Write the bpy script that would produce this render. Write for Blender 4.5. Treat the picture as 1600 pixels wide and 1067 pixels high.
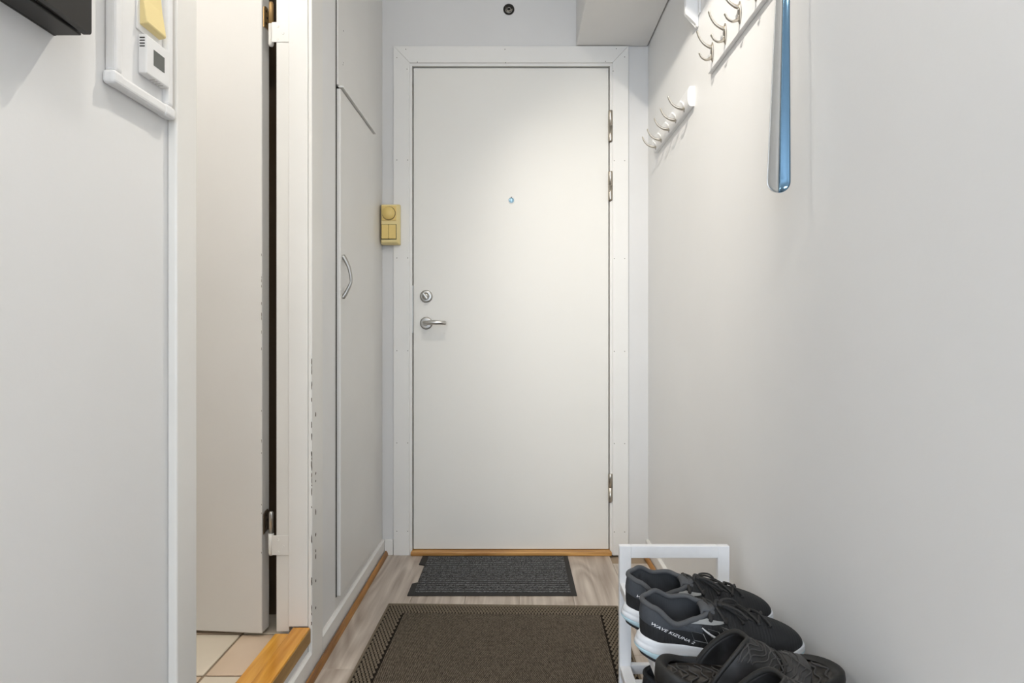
import bpy, bmesh, math, random
from mathutils import Vector, Matrix
from mathutils.bvhtree import BVHTree
random.seed(7)
for o in list(bpy.data.objects): bpy.data.objects.remove(o)
scn = bpy.context.scene
COL = scn.collection
PI = math.pi

# ------------------------------------------------------------------ camera
F = 920.0; VX, VY = 807.0, 522.0; EYE = 0.93          # focal length and vanishing point in 1600x1067 pixels
cd = bpy.data.cameras.new('camera'); cam = bpy.data.objects.new('camera', cd); COL.objects.link(cam)
cam.location = (0, 0, EYE); cam.rotation_euler = (PI/2, 0, 0)
cd.sensor_fit = 'HORIZONTAL'; cd.sensor_width = 36.0; cd.lens = F/1600*36
cd.shift_x = -(VX-800)/1600; cd.shift_y = (VY-533.5)/1600
cd.clip_start = 0.02
scn.camera = cam
# ------------------------------------------------------------------ light
w = bpy.data.worlds.new('world'); scn.world = w; w.use_nodes = True
bg = w.node_tree.nodes['Background']
bg.inputs[0].default_value = (0.50, 0.72, 1.0, 1); bg.inputs[1].default_value = 2.0
scn.view_settings.view_transform = 'Standard'; scn.view_settings.look = 'None'
scn.view_settings.gamma = 1.0; scn.view_settings.use_curve_mapping = False
scn.view_settings.exposure = 0.34
al = bpy.data.lights.new('daylight_fill', 'AREA'); al.shape = 'RECTANGLE'; al.size = 3.4; al.size_y = 1.9  # unseen area light added outside the window behind the camera as daylight fill
al.energy = 84; al.color = (0.92, 0.96, 1.0)
alo = bpy.data.objects.new('daylight_fill', al); COL.objects.link(alo)
alo.location = (-0.4, -3.62, 1.35); alo.rotation_euler = (PI/2, 0, 0)
LAMP_COL = (1.0, 0.93, 0.82)
SPOTS = [(1.10, (0.556, 1.92, 1.40), 44, 78), (0.92, (0.05, 2.49, 0.30), 11, 70), (1.36, (-0.567, 0.72, 1.0), 32, 80)]   # y of the spot, aim, watts, cone
FILL_W = 8.0  # watts of the added hallway fill globe

def P(x, y, d):
    return Vector(((x-VX)*d/F, d, EYE-(y-VY)*d/F))

# ------------------------------------------------------------------ materials
def newmat(name, col, rough=0.5, metal=0.0, spec=0.5):
    m = bpy.data.materials.new(name); m.use_nodes = True
    b = m.node_tree.nodes['Principled BSDF']
    b.inputs['Base Color'].default_value = (*col, 1); b.inputs['Roughness'].default_value = rough
    b.inputs['Metallic'].default_value = metal; b.inputs['Specular IOR Level'].default_value = spec
    return m, m.node_tree, b
def nd(nt, t, **kw):
    n = nt.nodes.new(t)
    for k, v in kw.items(): setattr(n, k, v)
    return n
def coords(nt, scale=(1,1,1), rot=(0,0,0), rnd=False):
    tc = nd(nt, 'ShaderNodeTexCoord'); mp = nd(nt, 'ShaderNodeMapping')
    mp.inputs['Scale'].default_value = scale; mp.inputs['Rotation'].default_value = rot
    nt.links.new(tc.outputs['Object'], mp.inputs['Vector'])
    if rnd:
        oi = nd(nt, 'ShaderNodeObjectInfo'); mu = nd(nt, 'ShaderNodeMath', operation='MULTIPLY'); mu.inputs[1].default_value = 37.0
        nt.links.new(oi.outputs['Random'], mu.inputs[0]); nt.links.new(mu.outputs[0], mp.inputs['Location'])
    return mp.outputs[0]
def ramp(nt, fac, stops):
    r = nd(nt, 'ShaderNodeValToRGB'); e = r.color_ramp.elements
    while len(e) < len(stops): e.new(0.5)
    for k, (p, c) in enumerate(stops): e[k].position = p; e[k].color = (*c, 1)
    nt.links.new(fac, r.inputs[0]); return r.outputs[0]
def bump(nt, b, h, strength, dist=0.001):
    n = nd(nt, 'ShaderNodeBump'); n.inputs['Strength'].default_value = strength; n.inputs['Distance'].default_value = dist
    nt.links.new(h, n.inputs['Height']); nt.links.new(n.outputs[0], b.inputs['Normal'])
def paint(name, col, rough=0.5, scale=180, strength=0.12, var=0.02, dist=0.0008):
    m, nt, b = newmat(name, col, rough)
    v = coords(nt)
    n = nd(nt, 'ShaderNodeTexNoise'); n.inputs['Scale'].default_value = scale; n.inputs['Detail'].default_value = 3
    nt.links.new(v, n.inputs['Vector']); bump(nt, b, n.outputs[0], strength, dist)
    n2 = nd(nt, 'ShaderNodeTexNoise'); n2.inputs['Scale'].default_value = 3.0; n2.inputs['Detail'].default_value = 4
    nt.links.new(v, n2.inputs['Vector'])
    lo = tuple(max(0, c-var) for c in col); hi = tuple(min(1, c+var) for c in col)
    nt.links.new(ramp(nt, n2.outputs[0], [(0.3, lo), (0.7, hi)]), b.inputs['Base Color'])
    return m
def plain(name, col, rough=0.5, metal=0.0, spec=0.5):
    m, nt, b = newmat(name, col, rough, metal, spec)
    v = coords(nt); n = nd(nt, 'ShaderNodeTexNoise'); n.inputs['Scale'].default_value = 60; n.inputs['Detail'].default_value = 2
    nt.links.new(v, n.inputs['Vector'])
    nt.links.new(ramp(nt, n.outputs[0], [(0.3, tuple(c*0.985 for c in col)), (0.7, tuple(min(1, c*1.01) for c in col))]), b.inputs['Base Color'])
    return m
def wood(name, dark, light, scale, rough=0.35, rnd=False, rings=False):
    m, nt, b = newmat(name, light, rough)
    v = coords(nt, scale, rnd=rnd)
    n = nd(nt, 'ShaderNodeTexNoise'); n.inputs['Scale'].default_value = 1.0; n.inputs['Detail'].default_value = 6; n.inputs['Distortion'].default_value = 0.6
    nt.links.new(v, n.inputs['Vector']); f = n.outputs[0]
    mid = tuple((a*1.2+c)/2.2 for a, c in zip(dark, light))
    if rings:
        v2 = coords(nt, (5.0, 0.9, 5.0), rnd=rnd)
        n3 = nd(nt, 'ShaderNodeTexNoise'); n3.inputs['Scale'].default_value = 1.3; n3.inputs['Detail'].default_value = 1.5
        nt.links.new(v2, n3.inputs['Vector'])
        mu = nd(nt, 'ShaderNodeMath', operation='MULTIPLY'); mu.inputs[1].default_value = 22.0; nt.links.new(n3.outputs[0], mu.inputs[0])
        sn = nd(nt, 'ShaderNodeMath', operation='PINGPONG'); sn.inputs[1].default_value = 1.0; nt.links.new(mu.outputs[0], sn.inputs[0])
        ma = nd(nt, 'ShaderNodeMath', operation='MULTIPLY_ADD'); ma.inputs[1].default_value = 0.22; nt.links.new(sn.outputs[0], ma.inputs[0])
        m2 = nd(nt, 'ShaderNodeMath', operation='MULTIPLY'); m2.inputs[1].default_value = 0.80; nt.links.new(f, m2.inputs[0])
        nt.links.new(m2.outputs[0], ma.inputs[2]); f = ma.outputs[0]
    nt.links.new(ramp(nt, f, [(0.30, dark), (0.5, mid), (0.70, light)]), b.inputs['Base Color'])
    bump(nt, b, f, 0.08, 0.001)
    return m
def weave(name, c0, c1, px, py, rough=0.9, diag=False, strength=0.8):
    """woven yarn: sin(x)*sin(y) cells give the relief, noise breaks the colour"""
    m, nt, b = newmat(name, c1, rough, spec=0.2)
    v = coords(nt, (1, 1, 1), (0, 0, PI/4 if diag else 0))
    sx = nd(nt, 'ShaderNodeSeparateXYZ'); nt.links.new(v, sx.inputs[0])
    out = []
    for k, p in ((0, px), (1, py)):
        a = nd(nt, 'ShaderNodeMath', operation='MULTIPLY'); a.inputs[1].default_value = 2*PI/p; nt.links.new(sx.outputs[k], a.inputs[0])
        s = nd(nt, 'ShaderNodeMath', operation='SINE'); nt.links.new(a.outputs[0], s.inputs[0]); out.append(s)
    mu = nd(nt, 'ShaderNodeMath', operation='MULTIPLY'); nt.links.new(out[0].outputs[0], mu.inputs[0]); nt.links.new(out[1].outputs[0], mu.inputs[1])
    ad = nd(nt, 'ShaderNodeMath', operation='MULTIPLY_ADD'); ad.inputs[1].default_value = 0.5; ad.inputs[2].default_value = 0.5
    nt.links.new(mu.outputs[0], ad.inputs[0])
    n = nd(nt, 'ShaderNodeTexNoise'); n.inputs['Scale'].default_value = 260; n.inputs['Detail'].default_value = 2
    nt.links.new(coords(nt, (1, 0.35, 1)), n.inputs['Vector'])
    mx = nd(nt, 'ShaderNodeMath', operation='MULTIPLY'); nt.links.new(ad.outputs[0], mx.inputs[0]); nt.links.new(n.outputs[0], mx.inputs[1])
    nt.links.new(ramp(nt, mx.outputs[0], [(0.12, c0), (0.48, c1)]), b.inputs['Base Color'])
    bump(nt, b, ad.outputs[0], strength, 0.0015)
    return m
def ridged(name, col, rough, scale, dist=5.0, strength=0.5, bd=0.0015, kind='BANDS', worn=None):
    """moulded rubber or knit with wavy ridges"""
    m, nt, b = newmat(name, col, rough)
    v = coords(nt); wv = nd(nt, 'ShaderNodeTexWave', wave_type=kind); wv.inputs['Scale'].default_value = scale
    wv.inputs['Distortion'].default_value = dist; wv.inputs['Detail'].default_value = 1.0; wv.inputs['Detail Scale'].default_value = 0.6
    nt.links.new(v, wv.inputs['Vector']); bump(nt, b, wv.outputs[1], strength, bd)
    if worn:
        n = nd(nt, 'ShaderNodeTexNoise'); n.inputs['Scale'].default_value = 14; n.inputs['Detail'].default_value = 5
        nt.links.new(v, n.inputs['Vector'])
        nt.links.new(ramp(nt, n.outputs[0], [(0.42, col), (0.72, worn)]), b.inputs['Base Color'])
    return m

M = {}
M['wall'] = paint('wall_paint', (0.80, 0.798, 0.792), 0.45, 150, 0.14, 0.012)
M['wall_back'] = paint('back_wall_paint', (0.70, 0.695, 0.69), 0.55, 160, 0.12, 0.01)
M['shadewall'] = paint('gap_shade_wall', (0.10, 0.065, 0.035), 0.7)  # shade seen through the hinge gap, put into the wall colour
M['ceil'] = paint('ceiling_paint', (0.80, 0.79, 0.775), 0.7)
M['door'] = paint('door_lacquer', (0.80, 0.785, 0.745), 0.45, 300, 0.03, 0.006)
M['trim'] = paint('trim_paint', (0.80, 0.79, 0.765), 0.38, 220, 0.05, 0.012)
M['oldtrim'] = paint('old_trim_gloss', (0.80, 0.785, 0.75), 0.30, 60, 0.10, 0.02)
M['leaf'] = paint('old_door_gloss', (0.80, 0.785, 0.755), 0.30, 45, 0.12, 0.015)
M['cab'] = paint('cabinet_paint', (0.76, 0.75, 0.725), 0.40, 90, 0.08, 0.02)
M['white'] = plain('white_plastic', (0.82, 0.82, 0.82), 0.35)
M['wrack'] = plain('white_lacquered_wood', (0.84, 0.85, 0.87), 0.35)
M['dark'] = plain('dark_gap', (0.02, 0.018, 0.015), 0.9)
M['chip'] = plain('chipped_paint', (0.20, 0.175, 0.145), 0.9)
M['oak'] = wood('oak_strip', (0.15, 0.055, 0.006), (0.46, 0.20, 0.028), (60, 4, 60), 0.35)
M['oakx'] = wood('oak_sill', (0.34, 0.15, 0.035), (0.66, 0.36, 0.11), (4, 60, 60), 0.35)
M['oakt'] = wood('varnished_threshold', (0.50, 0.20, 0.020), (0.80, 0.40, 0.06), (50, 3, 50), 0.25)
M['oakt2'] = wood('varnished_rebate', (0.58, 0.25, 0.030), (0.86, 0.46, 0.09), (50, 3, 50), 0.22)
M['oakf'] = wood('worn_threshold_edge', (0.30, 0.16, 0.045), (0.46, 0.28, 0.10), (50, 3, 50), 0.45)
M['lam'] = wood('grey_oak_laminate', (0.33, 0.265, 0.215), (0.60, 0.53, 0.46), (42, 2.2, 42), 0.38, rnd=True, rings=True)
M['steel'] = plain('brushed_steel', (0.55, 0.54, 0.52), 0.28, 1.0)
M['satin'] = plain('satin_steel', (0.42, 0.41, 0.39), 0.36, 1.0)
M['nickel'] = plain('satin_nickel', (0.50, 0.46, 0.40), 0.30, 1.0)
M['chrome'] = plain('polished_steel', (0.60, 0.60, 0.59), 0.30, 1.0)
M['bluereflect'] = plain('steel_blue_reflection', (0.13, 0.225, 0.32), 0.10, 1.0)  # blue reflection on the shoehorn, put into the metal colour
M['brass'] = plain('dull_brass', (0.42, 0.27, 0.12), 0.45, 0.8)
M['bronze'] = plain('dark_bronze', (0.16, 0.12, 0.085), 0.5, 0.6)
M['yellow'] = plain('yellowed_plastic', (0.78, 0.58, 0.20), 0.40)
M['yellow2'] = plain('yellowed_plastic_pale', (0.80, 0.66, 0.32), 0.40)
M['lcd'] = plain('lcd_screen', (0.13, 0.135, 0.125), 0.25)
M['black'] = plain('black_metal', (0.030, 0.028, 0.026), 0.42, 0.4)
M['glass'] = plain('peephole_glass', (0.30, 0.48, 0.60), 0.08, 0.3)
M['rubber'] = plain('mat_rubber', (0.018, 0.016, 0.015), 0.75)
M['rugy'] = plain('rug_yarn_border', (0.17, 0.138, 0.100), 0.9, spec=0.2)
M['rugb'] = plain('rug_border_ground', (0.018, 0.014, 0.011), 0.95, spec=0.1)
M['rugf'] = weave('rug_field_weave', (0.026, 0.020, 0.015), (0.21, 0.172, 0.128), 0.005, 0.012, diag=False)
mm, nt_, b_ = newmat('mat_pile', (0.06, 0.06, 0.06), 0.95, spec=0.15)
n_ = nd(nt_, 'ShaderNodeTexNoise'); n_.inputs['Scale'].default_value = 1.0; n_.inputs['Detail'].default_value = 3
nt_.links.new(coords(nt_, (170, 420, 420)), n_.inputs['Vector'])
nt_.links.new(ramp(nt_, n_.outputs[0], [(0.38, (0.030, 0.030, 0.031)), (0.66, (0.21, 0.21, 0.213))]), b_.inputs['Base Color']); M['matc'] = mm
M['tile_a'] = paint('tile_cream', (0.74, 0.66, 0.54), 0.35, 20, 0.03, 0.05)
M['tile_b'] = paint('tile_sand', (0.70, 0.55, 0.41), 0.35, 20, 0.03, 0.07)
M['grout'] = plain('grout', (0.34, 0.26, 0.18), 0.9)
M['mesh'] = ridged('black_knit', (0.011, 0.012, 0.014), 0.75, 55, 3.0, 0.35, 0.001)
M['quarter'] = ridged('charcoal_knit', (0.048, 0.054, 0.064), 0.8, 120, 6.0, 0.25, 0.0006)
M['collar'] = ridged('grey_collar_knit', (0.085, 0.088, 0.094), 0.8, 160, 4.0, 0.2, 0.0005)
M['lining'] = ridged('dark_lining', (0.045, 0.048, 0.054), 0.85, 160, 4.0, 0.2, 0.0005)
M['lace'] = ridged('black_lace', (0.030, 0.029, 0.029), 0.8, 300, 1.0, 0.3, 0.0005)
M['foam'] = plain('white_foam', (0.80, 0.83, 0.87), 0.55)
M['foamb'] = plain('pale_blue_foam', (0.50, 0.68, 0.76), 0.55)
M['outsole'] = plain('black_outsole', (0.02, 0.02, 0.022), 0.8)
M['greyprint'] = plain('grey_overlay', (0.30, 0.31, 0.31), 0.6)
M['whiteprint'] = plain('white_print', (0.75, 0.76, 0.78), 0.5)
M['blackprint'] = plain('black_print', (0.008, 0.008, 0.009), 0.5)
M['slide'] = ridged('black_rubber', (0.014, 0.0135, 0.0135), 0.45, 9, 3.0, 0.3, 0.002, worn=(0.075, 0.074, 0.076))
M['ridge'] = plain('worn_rubber_ridge', (0.055, 0.053, 0.052), 0.6)
M['slides'] = plain('smooth_black_rubber', (0.013, 0.0125, 0.012), 0.55)
M['footbed'] = ridged('footbed_ridges', (0.034, 0.030, 0.026), 0.55, 24, 5.0, 1.0, 0.010, 'RINGS', worn=(0.075, 0.065, 0.055))
mm, nt_, b_ = newmat('lamp_bulb', (1, 1, 1), 0.5); b_.inputs['Emission Color'].default_value = (1, 0.93, 0.82, 1); b_.inputs['Emission Strength'].default_value = 12; M['bulb'] = mm
mm, nt_, b_ = newmat('window_glass', (1, 1, 1), 0.02); b_.inputs['Transmission Weight'].default_value = 1.0; b_.inputs['IOR'].default_value = 1.02; M['pane'] = mm

# ------------------------------------------------------------------ object helpers
def wloc(o):
    v = Vector((0, 0, 0))
    while o: v += o.location; o = o.parent
    return v
def tag(o, label=None, cat=None, group=None, kind=None):
    for k, v in (('label', label), ('category', cat), ('group', group), ('kind', kind)):
        if v: o[k] = v
    return o
def thing(name, loc, label, cat, group=None, kind=None, rotz=0):
    o = bpy.data.objects.new(name, None); o.empty_display_size = 0.05; COL.objects.link(o)
    o.location = loc; o.rotation_euler = (0, 0, rotz)
    return tag(o, label, cat, group, kind)
def obj(name, bm, mat, parent=None, smooth=False, local=False):
    """link a bmesh as one object; verts in world metres unless local"""
    if parent is not None and not local:
        bmesh.ops.translate(bm, verts=bm.verts, vec=-wloc(parent))
    me = bpy.data.meshes.new(name)
    o = bpy.data.objects.new(name, me)
    if parent is None and not local:
        xs = [v.co for v in bm.verts]
        c = Vector((sum((min(v.x for v in xs), max(v.x for v in xs)))/2, sum((min(v.y for v in xs), max(v.y for v in xs)))/2, min(v.z for v in xs)))
        bmesh.ops.translate(bm, verts=bm.verts, vec=-c); o.location = c
    bmesh.ops.recalc_face_normals(bm, faces=bm.faces)
    bm.to_mesh(me); bm.free()
    me.materials.append(M[mat])
    if smooth:
        for p in me.polygons: p.use_smooth = True
    COL.objects.link(o)
    if parent is not None: o.parent = parent
    return o
def BM(): return bmesh.new()
def bx(bm, x0, x1, y0, y1, z0, z1, bev=0.0, seg=2):
    r = bmesh.ops.create_cube(bm, size=1.0, matrix=Matrix.Translation(((x0+x1)/2, (y0+y1)/2, (z0+z1)/2)) @ Matrix.Diagonal((x1-x0, y1-y0, z1-z0, 1)))
    if bev > 0:
        es = {e for v in r['verts'] for e in v.link_edges}
        bmesh.ops.bevel(bm, geom=list(es), offset=bev, segments=seg, profile=0.5, affect='EDGES')
    return bm
def box(name, x0, x1, y0, y1, z0, z1, mat, parent=None, bev=0.0, seg=2):
    return obj(name, bx(BM(), x0, x1, y0, y1, z0, z1, bev, seg), mat, parent)
def lathe(bm, prof, origin, axis, n=28):
    """revolve (radius, distance along axis) pairs"""
    axis = Vector(axis).normalized(); a = axis.orthogonal().normalized(); b = axis.cross(a); o = Vector(origin)
    rows = []
    for r, h in prof:
        if r < 1e-6: rows.append([bm.verts.new(o+axis*h)])
        else: rows.append([bm.verts.new(o+axis*h+(a*math.cos(2*PI*k/n)+b*math.sin(2*PI*k/n))*r) for k in range(n)])
    for p, q in zip(rows, rows[1:]):
        for k in range(n):
            k2 = (k+1) % n
            if len(p) == 1 and len(q) == 1: continue
            if len(p) == 1: bm.faces.new((p[0], q[k], q[k2]))
            elif len(q) == 1: bm.faces.new((p[k], q[0], p[k2]))
            else: bm.faces.new((p[k], p[k2], q[k2], q[k]))
    return bm
def tube(bm, pts, rad, n=10, flat=None, closed=False, up=None):
    """sweep an ellipse; rad number or list; flat=(a,b) factors on the two frame axes"""
    pts = [Vector(p) for p in pts]; m = len(pts)
    rad = rad if isinstance(rad, (list, tuple)) else [rad]*m
    fa, fb = flat or (1, 1); rows = []; nrm = None
    for i, p in enumerate(pts):
        if closed: t = pts[(i+1) % m]-pts[i-1]
        else: t = pts[min(i+1, m-1)]-pts[max(i-1, 0)]
        t.normalize()
        if nrm is None:
            nrm = (Vector(up) if up else t.orthogonal())
        nrm = (nrm-t*nrm.dot(t)); nrm.normalize(); bn = t.cross(nrm)
        ra = rad[i] if not isinstance(rad[i], (list, tuple)) else None
        r1, r2 = (ra*fa, ra*fb) if ra is not None else rad[i]
        rows.append([bm.verts.new(p+nrm*math.cos(2*PI*k/n)*r1+bn*math.sin(2*PI*k/n)*r2) for k in range(n)])
    rng = range(m if closed else m-1)
    for i in rng:
        a, b = rows[i], rows[(i+1) % m]
        for k in range(n): bm.faces.new((a[k], a[(k+1) % n], b[(k+1) % n], b[k]))
    if not closed:
        bm.faces.new(rows[0]); bm.faces.new(rows[-1])
    return bm
def spline(ctrl, n=24):
    """Catmull-Rom through control points"""
    c = [Vector(p) for p in ctrl]; c = [2*c[0]-c[1]]+c+[2*c[-1]-c[-2]]; out = []
    segs = len(c)-3
    for i in range(n+1):
        u = i/n*segs; k = min(int(u), segs-1); t = u-k
        p0, p1, p2, p3 = c[k:k+4]
        out.append(0.5*((2*p1)+(p2-p0)*t+(2*p0-5*p1+4*p2-p3)*t*t+(3*p1-p0-3*p2+p3)*t**3))
    return out
def lerp_table(tab, u):
    for (a, va), (b, vb) in zip(tab, tab[1:]):
        if u <= b:
            t = (u-a)/(b-a); t = t*t*(3-2*t); return va+(vb-va)*max(0, t)
    return tab[-1][1]
def grid(bm, rows, closed_u=False):
    R = [[bm.verts.new(p) for p in r] for r in rows]
    for a, b in zip(R, R[1:]):
        n = len(a)
        for k in range(n if closed_u else n-1): bm.faces.new((a[k], a[(k+1) % n], b[(k+1) % n], b[k]))
    return R
def prism(bm, poly, axis, a0, a1):
    """extrude a 2D polygon along 'x','y' or 'z' between a0 and a1"""
    def mk(p, a): return {'x': (a, p[0], p[1]), 'y': (p[0], a, p[1]), 'z': (p[0], p[1], a)}[axis]
    A = [bm.verts.new(mk(p, a0)) for p in poly]; B = [bm.verts.new(mk(p, a1)) for p in poly]
    bm.faces.new(A); bm.faces.new(B[::-1])
    for k in range(len(poly)): bm.faces.new((A[k], A[(k+1) % len(poly)], B[(k+1) % len(poly)], B[k]))
    return bm

# ================================================================== THE ROOM
XL, XR, YB, ZC = -0.567, 0.556, 2.487, 2.50
# floor: slab + laminate planks
fl = thing('floor', (0, 0, 0), 'grey-beige oak laminate floor of the hallway', 'floor', kind='structure')
box('subfloor', -2.6, 1.1, -3.6, 2.62, -0.06, -0.009, 'grout', fl)
pb = bx(BM(), -0.0945, 0.0945, -0.64, 0.64, -0.0085, 0.0, 0.0008, 1)
pme = bpy.data.meshes.new('plank'); pb.to_mesh(pme); pb.free(); pme.materials.append(M['lam'])
xs = [-0.655+0.19*i for i in range(7)]
for i, x in enumerate(xs):
    y = YB-0.64-[0.0, -0.43, 0.37, -0.21, 0.22, -0.5, 0.1][i]
    while y > -1.0:
        o = bpy.data.objects.new('plank', pme); COL.objects.link(o); o.parent = fl; o.location = (x, y, 0); y -= 1.281
box('floor_boards', -2.5, 1.0, -3.5, -1.05, -0.009, -0.0005, 'lam', fl)
tag(obj('ceiling', bx(BM(), -2.6, 1.1, -3.7, 2.62, ZC, ZC+0.05), 'ceil'), 'white painted hallway ceiling', 'ceiling', kind='structure')
# entrance opening numbers
DX0, DX1, DZ0, DZ1 = -0.436, 0.390, 0.0195, 2.057
OX0, OX1, OZ1 = -0.452, 0.406, 2.073
bm = BM(); bx(bm, XL-0.6, OX0, YB, YB+0.1, 0, ZC); bx(bm, OX1, XR+0.1, YB, YB+0.1, 0, ZC); bx(bm, OX0, OX1, YB, YB+0.1, OZ1, ZC)
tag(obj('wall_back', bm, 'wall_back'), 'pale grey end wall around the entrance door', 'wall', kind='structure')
tag(box('wall_right', XR, XR+0.1, -3.6, YB, 0, ZC, 'wall'), 'white painted wall that carries the coat hook rails', 'wall', kind='structure')
bm = BM(); W = 0.09
bx(bm, XL-W, XL, -0.35, 0.985, 0, ZC); bx(bm, XL-W, XL, 0.985, 1.632, 2.16, ZC); bx(bm, XL-W, XL, 0.985, 1.632, 0, 0.085); bx(bm, XL-W, XL, 1.632, 1.838, 0, ZC)
tag(obj('wall_left', bm, 'wall'), 'white painted wall with the bathroom doorway in it', 'wall', kind='structure')
# unseen living room behind the camera, its window added for the daylight fill
bm = BM(); bx(bm, -2.5, -2.4, -3.6, -0.35, 0, ZC); bx(bm, -2.4, XL-W, -0.40, -0.35, 0, ZC)
tag(obj('wall_side', bm, 'wall'), 'white wall of the room behind the viewer', 'wall', kind='structure')
bm = BM(); bx(bm, -2.5, XR+0.1, -3.6, -3.5, 0, 0.35); bx(bm, -2.5, XR+0.1, -3.6, -3.5, 2.35, ZC); bx(bm, -2.5, -2.15, -3.6, -3.5, 0.35, 2.35); bx(bm, 0.40, XR+0.1, -3.6, -3.5, 0.35, 2.35)
tag(obj('wall_front', bm, 'wall'), 'white wall with the added wide window behind the viewer', 'wall', kind='structure')
wn = thing('window_1', (-0.87, -3.55, 0.35), 'unseen wide white framed window added behind the viewer for daylight', 'window', kind='structure')
for x in (-2.15, -0.90, 0.35): box('window_frame', x, x+0.05, -3.58, -3.53, 0.35, 2.35, 'white', wn)
for z in (0.35, 2.30): box('window_frame', -2.10, 0.35, -3.58, -3.53, z, z+0.05, 'white', wn)

# soffit with shadow gap
tag(box('trim_soffit', 0.252, 0.5515, 0.2, 2.4835, 2.144, ZC, 'ceil', None, 0.002, 1), 'boxed-in white soffit along the top of the hook wall', 'soffit', kind='structure')

# baseboards + oak quarter rounds
def skirting(name, label, x_wall, sgn, y0, y1, zt, breaks=()):
    t = thing(name, (x_wall, (y0+y1)/2, 0), label, 'baseboard', kind='structure')
    segs = []; a = y0
    for b0, b1 in breaks: segs.append((a, b0)); a = b1
    segs.append((a, y1))
    for a, b in segs:
        poly = [(x_wall, 0.0), (x_wall+sgn*0.011, 0.0), (x_wall+sgn*0.011, zt-0.006), (x_wall+sgn*0.005, zt), (x_wall, zt)]
        obj('skirting_board', prism(BM(), poly, 'y', a, b), 'trim', t)
    q = [(x_wall+sgn*0.016, 0.0)]+[(x_wall+sgn*(0.016+0.011*math.cos(k*PI/12)), 0.019*math.sin(k*PI/12)) for k in range(7)]
    obj('quarter_round', prism(BM(), q, 'y', y0, y1), 'oak', t)
    return t
skirting('baseboard_left', 'white skirting board with varnished oak quarter round under the cabinet', XL, 1, 0.0, YB-0.001, 0.066, [(1.602, 1.692)])
skirting('baseboard_right', 'white skirting board with varnished oak quarter round behind the shoe rack', XR, -1, -1.0, YB-0.001, 0.066)
t = thing('baseboard_back', (-0.53, YB, 0), 'short white skirting block between cabinet and entrance door', 'baseboard', kind='structure')
box('skirting_board', XL+0.012, -0.520, YB-0.010, YB, 0, 0.066, 'trim', t, 0.002)

# ---- entrance door
dr = thing('door_1', (-0.023, 2.50, 0), 'plain off-white flush entrance door with steel lever handle and peephole', 'door', kind='structure')
box('leaf', DX0, DX1, 2.493, 2.543, DZ0, DZ1, 'door', dr, 0.0015, 1)
def rosette(x, z, nm):
    o = obj(nm, lathe(BM(), [(0, 0), (0.0265, 0), (0.0265, 0.005), (0.0245, 0.008), (0.020, 0.009), (0, 0.009)], (x, 2.493, z), (0, -1, 0)), 'satin', dr, True)
    return o
hx = P(666, 463, 2.49); lock = rosette(hx.x, hx.z, 'lock_rosette')
obj('thumb_turn', lathe(BM(), [(0, 0), (0.014, 0), (0.015, 0.010), (0.012, 0.016), (0, 0.017)], (hx.x, 2.484, hx.z), (0, -1, 0)), 'satin', lock, True)
bm = bx(BM(), -0.004, 0.004, -0.026, -0.014, -0.015, 0.015, 0.002)
bmesh.ops.rotate(bm, verts=bm.verts, cent=(0, 0, 0), matrix=Matrix.Rotation(math.radians(-35), 3, 'Y')); bmesh.ops.translate(bm, verts=bm.verts, vec=(hx.x, 2.484, hx.z))
obj('turn_grip', bm, 'steel', lock)
hx = P(666, 505, 2.49); hr = rosette(hx.x, hx.z, 'handle_rosette')
lev = spline([(hx.x, 2.486, hx.z), (hx.x, 2.450, hx.z), (hx.x+0.008, 2.436, hx.z+0.001), (hx.x+0.035, 2.430, hx.z+0.002), (hx.x+0.070, 2.432, hx.z+0.001), (hx.x+0.086, 2.442, hx.z)], 24)
obj('lever_handle', tube(BM(), lev, [0.0105]*8+[0.0095]*10+[0.0085]*7, 14), 'steel', dr, True)
hk = P(799, 313, 2.493)
o = obj('peephole', lathe(BM(), [(0, 0), (0.0135, 0), (0.0135, 0.002), (0.0115, 0.003), (0.0115, 0.0015), (0, 0.0015)], (hk.x, 2.493, hk.z), (0, -1, 0)), 'white', dr, True)
obj('peephole_lens', lathe(BM(), [(0, 0.0040), (0.006, 0.0034), (0.0112, 0.0015)], (hk.x, 2.493, hk.z), (0, -1, 0)), 'glass', o, True)
obj('peephole_flap', lathe(BM(), [(0, 0), (0.0022, 0), (0.0022, 0.004), (0, 0.004)], (hk.x, 2.491, hk.z+0.0125), (0, -1, 0), 10), 'satin', o, True)
box('latch_plate', DX0-0.004, DX0-0.001, 2.490, 2.512, 0.935, 1.135, 'satin', dr)
for y0, y1 in ((173, 221), (268, 313), (740, 783)):
    a = P(953.5, y1, 2.485); b = P(953.5, y0, 2.485); L = b.z-a.z
    h = obj('hinge', lathe(BM(), [(0, 0), (0.0085, 0), (0.0095, 0.002), (0.0095, L*0.49), (0.0082, L*0.493), (0.0082, L*0.507), (0.0095, L*0.51), (0.0095, L-0.002), (0.0085, L), (0, L)], (a.x, 2.483, a.z), (0, 0, 1), 20), 'nickel', dr, True)
    obj('hinge_pin', lathe(BM(), [(0, 0), (0.005, 0.001), (0.006, 0.005), (0, 0.005)], (a.x, 2.483, a.z-0.005), (0, 0, 1), 14), 'bronze', h, True)
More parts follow.
